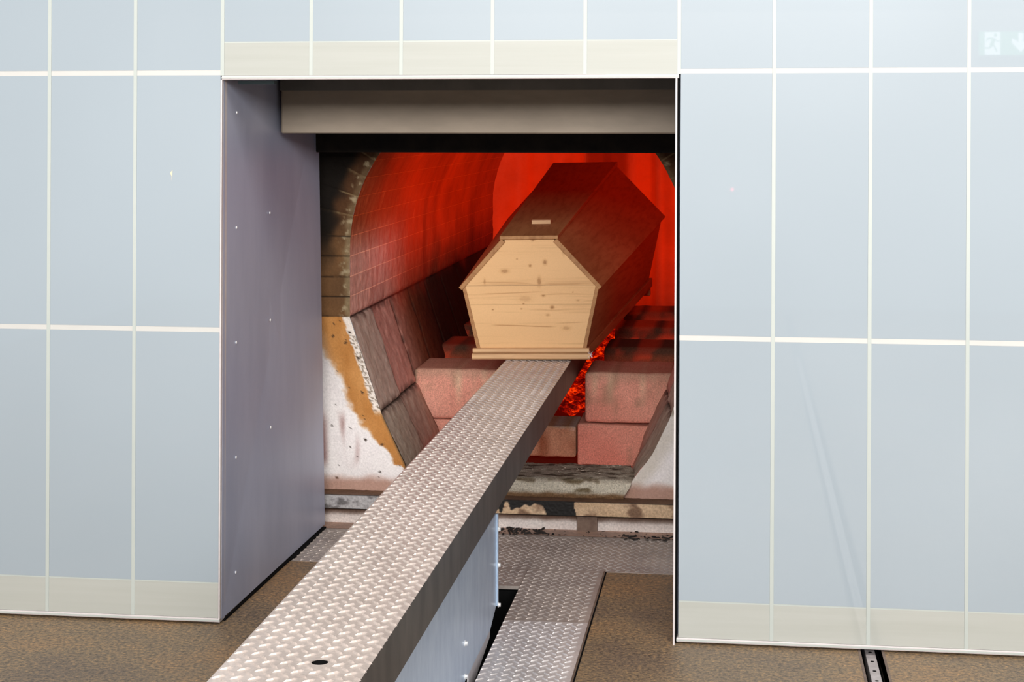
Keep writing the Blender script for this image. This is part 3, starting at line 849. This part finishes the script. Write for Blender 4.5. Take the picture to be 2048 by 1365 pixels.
# ------------------------------------------------------------------ coffin
CY, CF = 5.46, 7.50
ZB = BZ+0.0062
cf = empty('coffin', (CX+0.003, CY, ZB), label='plain knotty pine coffin resting on the steel beam', cat='coffin')
cf['label'] = 'plain knotty pine coffin resting on the steel beam inside the glowing furnace'
ZSC = 1.46   # far end is larger
def cz(z, t): return z*(1+(ZSC-1)*t)
def cw(hw, t): return hw*(1+0.50*t)
def cpt(x, t, z): return (CX+0.003+x*(1+0.50*t), CY+(CF-CY)*t, ZB+z*(1+(ZSC-1)*t))
def cp_base(x, t, z): return (CX+0.003+x*(1+0.50*t), CY+(CF-CY)*t, ZB+z*(1+(ZSC-1)*t))

rk = random.Random(5)
# knots measured on the foot board: x, z, rx, rz, depth
KN = [(0.012, 0.388, 0.0050, 0.0035, .9), (0.112, 0.352, 0.0045, 0.012, .5), (-0.042, 0.326, .0025, .002, .7), (0.050, 0.315, .0055, .007, .8),
      (0.001, 0.304, .0042, .004, .8), (-0.083, 0.287, .012, .006, .55), (0.030, 0.252, .0055, .013, .6), (-0.150, 0.253, .003, .009, .45),
      (0.042, 0.206, .0055, .003, .8), (0.139, 0.217, .002, .0016, .8), (-0.023, 0.180, .003, .0018, .8), (0.071, 0.168, .0052, .005, 1.0),
      (-0.125, 0.161, .0028, .0016, .9), (-0.030, 0.163, .003, .0018, .8), (0.155, 0.190, .005, .003, .3), (0.056, 0.143, .006, .004, .35),
      (0.115, 0.100, .012, .006, .3), (-0.018, 0.196, .022, .010, .18)]
SEAMS = [(-0.2, 0.40, 0.239), (0.02, 0.4, 0.1765), (-0.22, 0.0, 0.1775)]
def wood(x, z, seed=0.0):
    warp = 0.0
    for (kx, kz, rx_, rz_, d_) in KN:
        e = ((x-kx)/(rx_*5))**2+((z-kz)/(rz_*3.2))**2
        if e < 4: warp += 0.006*math.exp(-e)*(1 if z > kz else -1)
    zz = z-warp*0.8
    g = FB(x*5, zz*150, seed, 4)*0.5+FB(x*1.6, zz*42, seed+3, 3)*0.6
    c = mixc((216, 170, 118), (230, 186, 134), 0.5+0.5*N(x*2, z*9, seed))
    c = mixc(c, (190, 144, 96), 0.5*smooth(0.05, 0.7, g))
    return c
def foot_paint(P, u, v):
    x = P[0]-(CX+0.003); z = P[2]-ZB
    c = wood(x, z)
    for (kx, kz, rx_, rz_, d_) in KN:
        e = math.hypot((x-kx)/rx_, (z-kz)/rz_)+0.25*N(x*200, z*200, kx*50)
        c = mixc(c, (120, 78, 40), d_*0.85*(1-smooth(0.55, 1.15, e)))
        c = mixc(c, (186, 136, 84), d_*0.5*(1-smooth(1.0, 2.2, e)))
    # darker streaks
    for (x0_, x1_, z0_, dp) in ((-0.12, 0.07, 0.1075, .7), (-0.16, -0.01, 0.248, .45), (0.06, 0.16, 0.246, .4), (-0.15, 0.03, 0.216, .5), (0.09, 0.17, 0.118, .4), (0.05, 0.17, 0.208, .35)):
        c = mixc(c, (160, 112, 64), dp*(1-smooth(0.0006, 0.0022, abs(z-z0_-0.003*math.sin(x*14+z0_*90))))*smooth(x0_-0.02, x0_+0.02, x)*(1-smooth(x1_-0.02, x1_+0.02, x)))
    c = mixc(c, (172, 132, 86), 0.4*(1-smooth(0.0005, 0.0014, abs(z-0.1775))))
    return c
def wood_node():
    n = Nt('pine_boards_shaded')
    f = n.noise(7, 5, 0.65, (9, 0.6, 9)); f2 = n.noise(2.2, 3, 0.5, (3, 0.5, 3))
    c = n.ramp(f, [(0.35, lin((156, 108, 66))), (0.55, lin((178, 130, 84)))])  # sides and lid toned darker than the foot board to paint in shade
    c = n.mix(c, n.ramp(f2, [(0.35, (0.86, 0.84, 0.82)), (0.65, (1.04, 1.04, 1.04))]), 1.0, 'MULTIPLY')
    n.base(c, 0.55, 0, 0.3); n.bump(f, 0.15, 0.001); return n.m
def wood_cross():
    n = Nt('pine_mouldings')
    f = n.noise(7, 5, 0.65, (0.6, 9, 22))
    n.base(n.ramp(f, [(0.35, lin((192, 150, 110))), (0.6, lin((214, 174, 130)))]), 0.5, 0, 0.3); return n.m
WOOD = wood_node(); WOODX = wood_cross()
M_FOOT = vcol('pine_foot_board', 0.5, 0.3, 300, 0.06, 0.05, 0.001)
# foot board (box) and lid gable: sheets with thickness from solid boards behind
ZJ = 0.240; ZR = 0.392
def hw_box(z): return 0.168+(0.214-0.168)*(z-0.036)/(ZJ-0.036)
def hw_lid(z): return 0.206+(0.078-0.206)*(z-ZJ)/(ZR-ZJ)
def body(parent=cf):
    TL = 0.012
    # side boards, bottom to joint (splayed)
    for s in (-1, 1):
        bm = bmesh.new()
        a0, a1 = hw_box(0.036), hw_box(ZJ)
        def q(x, t, z): return cpt(s*x, t, z)
        hexa(bm, [q(a0, 0, 0.034), q(a0+TL, 0, 0.034), q(a1+TL, 0, ZJ), q(a1, 0, ZJ), q(a0, 1, 0.034), q(a0+TL, 1, 0.034), q(a1+TL, 1, ZJ), q(a1, 1, ZJ)])
        o = obj('side_board', bm, WOOD, parent, bevel=0.0008)
    # foot and head boards
    for (t0, t1, nm) in ((0.0015, 0.012, 'foot_board'), (0.988, 0.9985, 'head_board')):
        bm = bmesh.new(); a0, a1 = hw_box(0.036), hw_box(ZJ)
        hexa(bm, [cpt(-a0, t0, 0.034), cpt(a0, t0, 0.034), cpt(a1, t0, ZJ-0.001), cpt(-a1, t0, ZJ-0.001), cpt(-a0, t1, 0.034), cpt(a0, t1, 0.034), cpt(a1, t1, ZJ-0.001), cpt(-a1, t1, ZJ-0.001)])
        if nm == 'head_board': obj(nm, bm, WOOD, parent)
        else:
            me = None; o = obj(nm, bm, WOODX, parent)
            f = grid('foot_board_face', 300, 150, lambda u, v: (CX+0.003+(-1+2*u)*hw_box(0.036+(ZJ-0.037)*v), CY+0.0018, ZB+0.036+(ZJ-0.037)*v), M_FOOT, o, foot_paint)
            f['label'] = 'knotty pale face of the foot board'
body()
# lid: part with gables, slopes and top board as sub-parts
lid = obj('lid', (lambda b: (box(b, CX-0.19, CX+0.19, CY+0.03, CY+0.04, ZB+ZJ+0.002, ZB+ZJ+0.02), b)[1])(bmesh.new()), WOODX, cf)
TL = 0.013
for s in (-1, 1):
    bm = bmesh.new()
    def q(x, t, z): return cpt(s*x, t, z)
    xo, zo = 0.2335, ZJ-0.009; xi, zi = 0.083, ZR-0.003
    nx, nz = 0.0085, 0.0085
    t0, t1 = -0.004, 1.004
    hexa(bm, [q(xo-nx, t0, zo-nz*0.5), q(xo+0.002, t0, zo+0.004), q(xi+nx, t0, zi+0.004), q(xi-0.004, t0, zi-0.006),
              q(xo-nx, t1, zo-nz*0.5), q(xo+0.002, t1, zo+0.004), q(xi+nx, t1, zi+0.004), q(xi-0.004, t1, zi-0.006)])
    obj('lid_slope', bm, WOOD, lid, bevel=0.0015)
bm = bmesh.new()
hexa(bm, [cpt(-0.096, -0.007, ZR), cpt(0.096, -0.007, ZR), cpt(0.096, -0.007, ZR+0.012), cpt(-0.096, -0.007, ZR+0.012),
          cpt(-0.096, 1.006, ZR), cpt(0.096, 1.006, ZR), cpt(0.096, 1.006, ZR+0.012), cpt(-0.096, 1.006, ZR+0.012)])
obj('lid_top_board', bm, WOOD, lid, bevel=0.002)
for (t0, t1, nm) in ((0.001, 0.010, 'lid_gable'), (0.99, 0.999, 'lid_gable')):
    bm = bmesh.new(); a0, a1 = hw_lid(ZJ), hw_lid(ZR)
    hexa(bm, [cpt(-a0, t0, ZJ), cpt(a0, t0, ZJ), cpt(a1, t0, ZR-0.001), cpt(-a1, t0, ZR-0.001), cpt(-a0, t1, ZJ), cpt(a0, t1, ZJ), cpt(a1, t1, ZR-0.001), cpt(-a1, t1, ZR-0.001)])
    g_ = obj(nm, bm, WOODX, lid)
    if t0 < 0.5:
        f = grid('gable_face', 300, 130, lambda u, v: (CX+0.003+(-1+2*u)*(hw_lid(ZJ+(ZR-ZJ)*v)+0.006*(1-v)), CY+0.0008, ZB+ZJ+(ZR-ZJ-0.001)*v), M_FOOT, lid, foot_paint)
        f['label'] = 'knotty pale gable of the lid'
# little wooden cross-bar on the lid top
bm = bmesh.new()
hexa(bm, [cpt(a, t_, z_) for t_ in (0.118, 0.132) for (a, z_) in ((-0.020, ZR+0.011), (0.041, ZR+0.011), (0.041, ZR+0.024), (-0.020, ZR+0.024))])
obj('lid_bar', bm, WOODX, lid, bevel=0.001)['label'] = 'small wooden bar across the lid top'
# base mouldings: front piece and side pieces
def rail_prof(z0, z1, out, r):
    return [(0, z0), (out-r, z0), (out, z0+r), (out, z1-r), (out-r, z1), (0, z1)]
for (z0, z1, hw, out, nm) in ((0.0, 0.0195, 0.193, 0.020, 'base_moulding'), (0.0205, 0.0365, 0.190, 0.017, 'base_batten')):
    bm = bmesh.new()
    pr = rail_prof(z0, z1, out, 0.004)
    prism(bm, [(CY+0.004-a, ZB+b) for a, b in pr], 'x', CX+0.003-hw-0.002, CX+0.003+hw)
    obj(nm, bm, WOODX, cf, bevel=0.001)
for s in (-1, 1):
    bm = bmesh.new()
    def q(x, t, z, dz=0.0):
        p = cpt(s*x, t, 0); return (p[0], p[1], ZB+z+dz*t)
    hexa(bm, [q(0.165, 0.003, 0.002), q(0.184, 0.003, 0.002), q(0.184, 0.003, 0.034), q(0.165, 0.003, 0.034),
              q(0.165, 1, 0.002, 0.035), q(0.193, 1, 0.002, 0.035), q(0.193, 1, 0.034, 0.040), q(0.165, 1, 0.034, 0.040)])
    obj('base_moulding', bm, WOOD, cf, bevel=0.002)
bm = bmesh.new()
def q(x, t, z, dz=0.0):
    p = cpt(x, t, 0); return (p[0], p[1], ZB+z+dz*t)
hexa(bm, [q(-0.17, 0.003, 0.002), q(0.17, 0.003, 0.002), q(0.17, 0.003, 0.03), q(-0.17, 0.003, 0.03), q(-0.17, 1, 0.002, 0.035), q(0.17, 1, 0.002, 0.035), q(0.17, 1, 0.03, 0.04), q(-0.17, 1, 0.03, 0.04)])
obj('bottom_board', bm, WOOD, cf)
bm = bmesh.new(); box(bm, CX-0.28, CX+0.285, CF-0.06, CF-0.01, ZB-0.0, ZB+0.045); obj('skid', bm, WOOD, cf, bevel=0.003)
# white thread tuft at the front right corner
bm = bmesh.new()
for i in range(26):
    a, b, c_ = rk.uniform(-0.3, 1), rk.uniform(-1, 1), rk.uniform(-1, 1)
    p0 = Vector((CX+0.196, CY-0.012, ZB+0.016)); p1 = p0+Vector((a, b*0.5, c_)).normalized()*rk.uniform(0.006, 0.013)
    dv = Vector((c_, a, -b)).normalized()*0.0007
    bm.faces.new([bm.verts.new(x) for x in (p0-dv, p0+dv, p1+dv, p1-dv)])
obj('thread_tuft', bm, plain('white_thread', (225, 215, 220), (240, 232, 236), 10, 0.8), cf)['label'] = 'tuft of white thread'
cf.rotation_euler = (0, math.radians(-1.1), 0)

# ------------------------------------------------------------------ exit sign on the rear wall of the hall (seen mirrored in the glass)
def emit(name, col, st):
    n = Nt(name); n.base((0.1, 0.1, 0.1), 0.6); n.b.inputs['Emission Color'].default_value = tuple(col)+(1,)
    n.b.inputs['Emission Strength'].default_value = st; return n.m
ex = empty('exit_sign', (1.66, -3.2, 1.72), label='lit green exit sign with running figure and down arrow, mirrored in the right glass', cat='exit sign')
G_ = emit('sign_green', (0.35, 1.0, 0.6), 1.7); W_ = emit('sign_white', (0.9, 1.0, 1.0), 4.2)
bm = bmesh.new(); box(bm, 1.515, 1.835, -3.2, -3.13, 1.648, 1.808); obj('sign_housing', bm, plain('sign_grey', (200, 205, 205), None, 4, 0.6), ex)
bm = bmesh.new(); box(bm, 1.52, 1.83, -3.13, -3.127, 1.652, 1.804); obj('sign_face', bm, G_, ex)
bm = bmesh.new(); box(bm, 1.555, 1.652, -3.127, -3.125, 1.655, 1.801); obj('doorway_symbol', bm, W_, ex)
def poly(bm, pts, y0=-3.125, y1=-3.1235):
    A = [bm.verts.new((p[0], y0, p[1])) for p in pts]; B = [bm.verts.new((p[0], y1, p[1])) for p in pts]
    bm.faces.new(A); bm.faces.new(B)
    for i in range(len(pts)): bm.faces.new((A[i], A[(i+1) % len(pts)], B[(i+1) % len(pts)], B[i]))
bm = bmesh.new()
poly(bm, [(1.60, 1.765), (1.62, 1.763), (1.613, 1.72), (1.60, 1.706), (1.584, 1.712)])                   # torso
poly(bm, [(1.598, 1.766), (1.570, 1.764), (1.562, 1.740), (1.568, 1.740), (1.577, 1.755), (1.598, 1.756)])  # arm back
poly(bm, [(1.612, 1.764), (1.630, 1.748), (1.650, 1.744), (1.650, 1.738), (1.626, 1.740), (1.611, 1.752)])   # arm front
poly(bm, [(1.603, 1.720), (1.615, 1.718), (1.634, 1.678), (1.628, 1.672), (1.618, 1.690)])                  # leg front
poly(bm, [(1.588, 1.714), (1.600, 1.710), (1.590, 1.694), (1.547, 1.696), (1.547, 1.703), (1.582, 1.704)])   # leg back
for i in range(1): poly(bm, [(1.622+0.011*math.cos(k*math.pi/8), 1.782+0.011*math.sin(k*math.pi/8)) for k in range(16)])
obj('running_figure', bm, G_, ex)
bm = bmesh.new(); poly(bm, [(1.765, 1.795), (1.795, 1.795), (1.795, 1.735), (1.826, 1.762), (1.826, 1.730), (1.780, 1.672), (1.724, 1.730), (1.724, 1.762), (1.765, 1.735)], -3.127, -3.125)
obj('down_arrow', bm, W_, ex)

il = empty('indicator_lamp', (-0.05, -3.2, 0.78), label='small red indicator lamp, mirrored as a pink dot in the right glass wall', cat='indicator lamp')
bm = bmesh.new(); cyl(bm, (-0.05, -3.192, 0.78), 0.016, 0.016, 'y', 20); obj('lamp_collar', bm, plain('lamp_grey', (190, 190, 190), None, 4, 0.6), il)
bm = bmesh.new(); cyl(bm, (-0.05, -3.182, 0.78), 0.011, 0.008, 'y', 20); obj('lamp_lens', bm, emit('lamp_red', (1.0, 0.08, 0.15), 9.0), il)
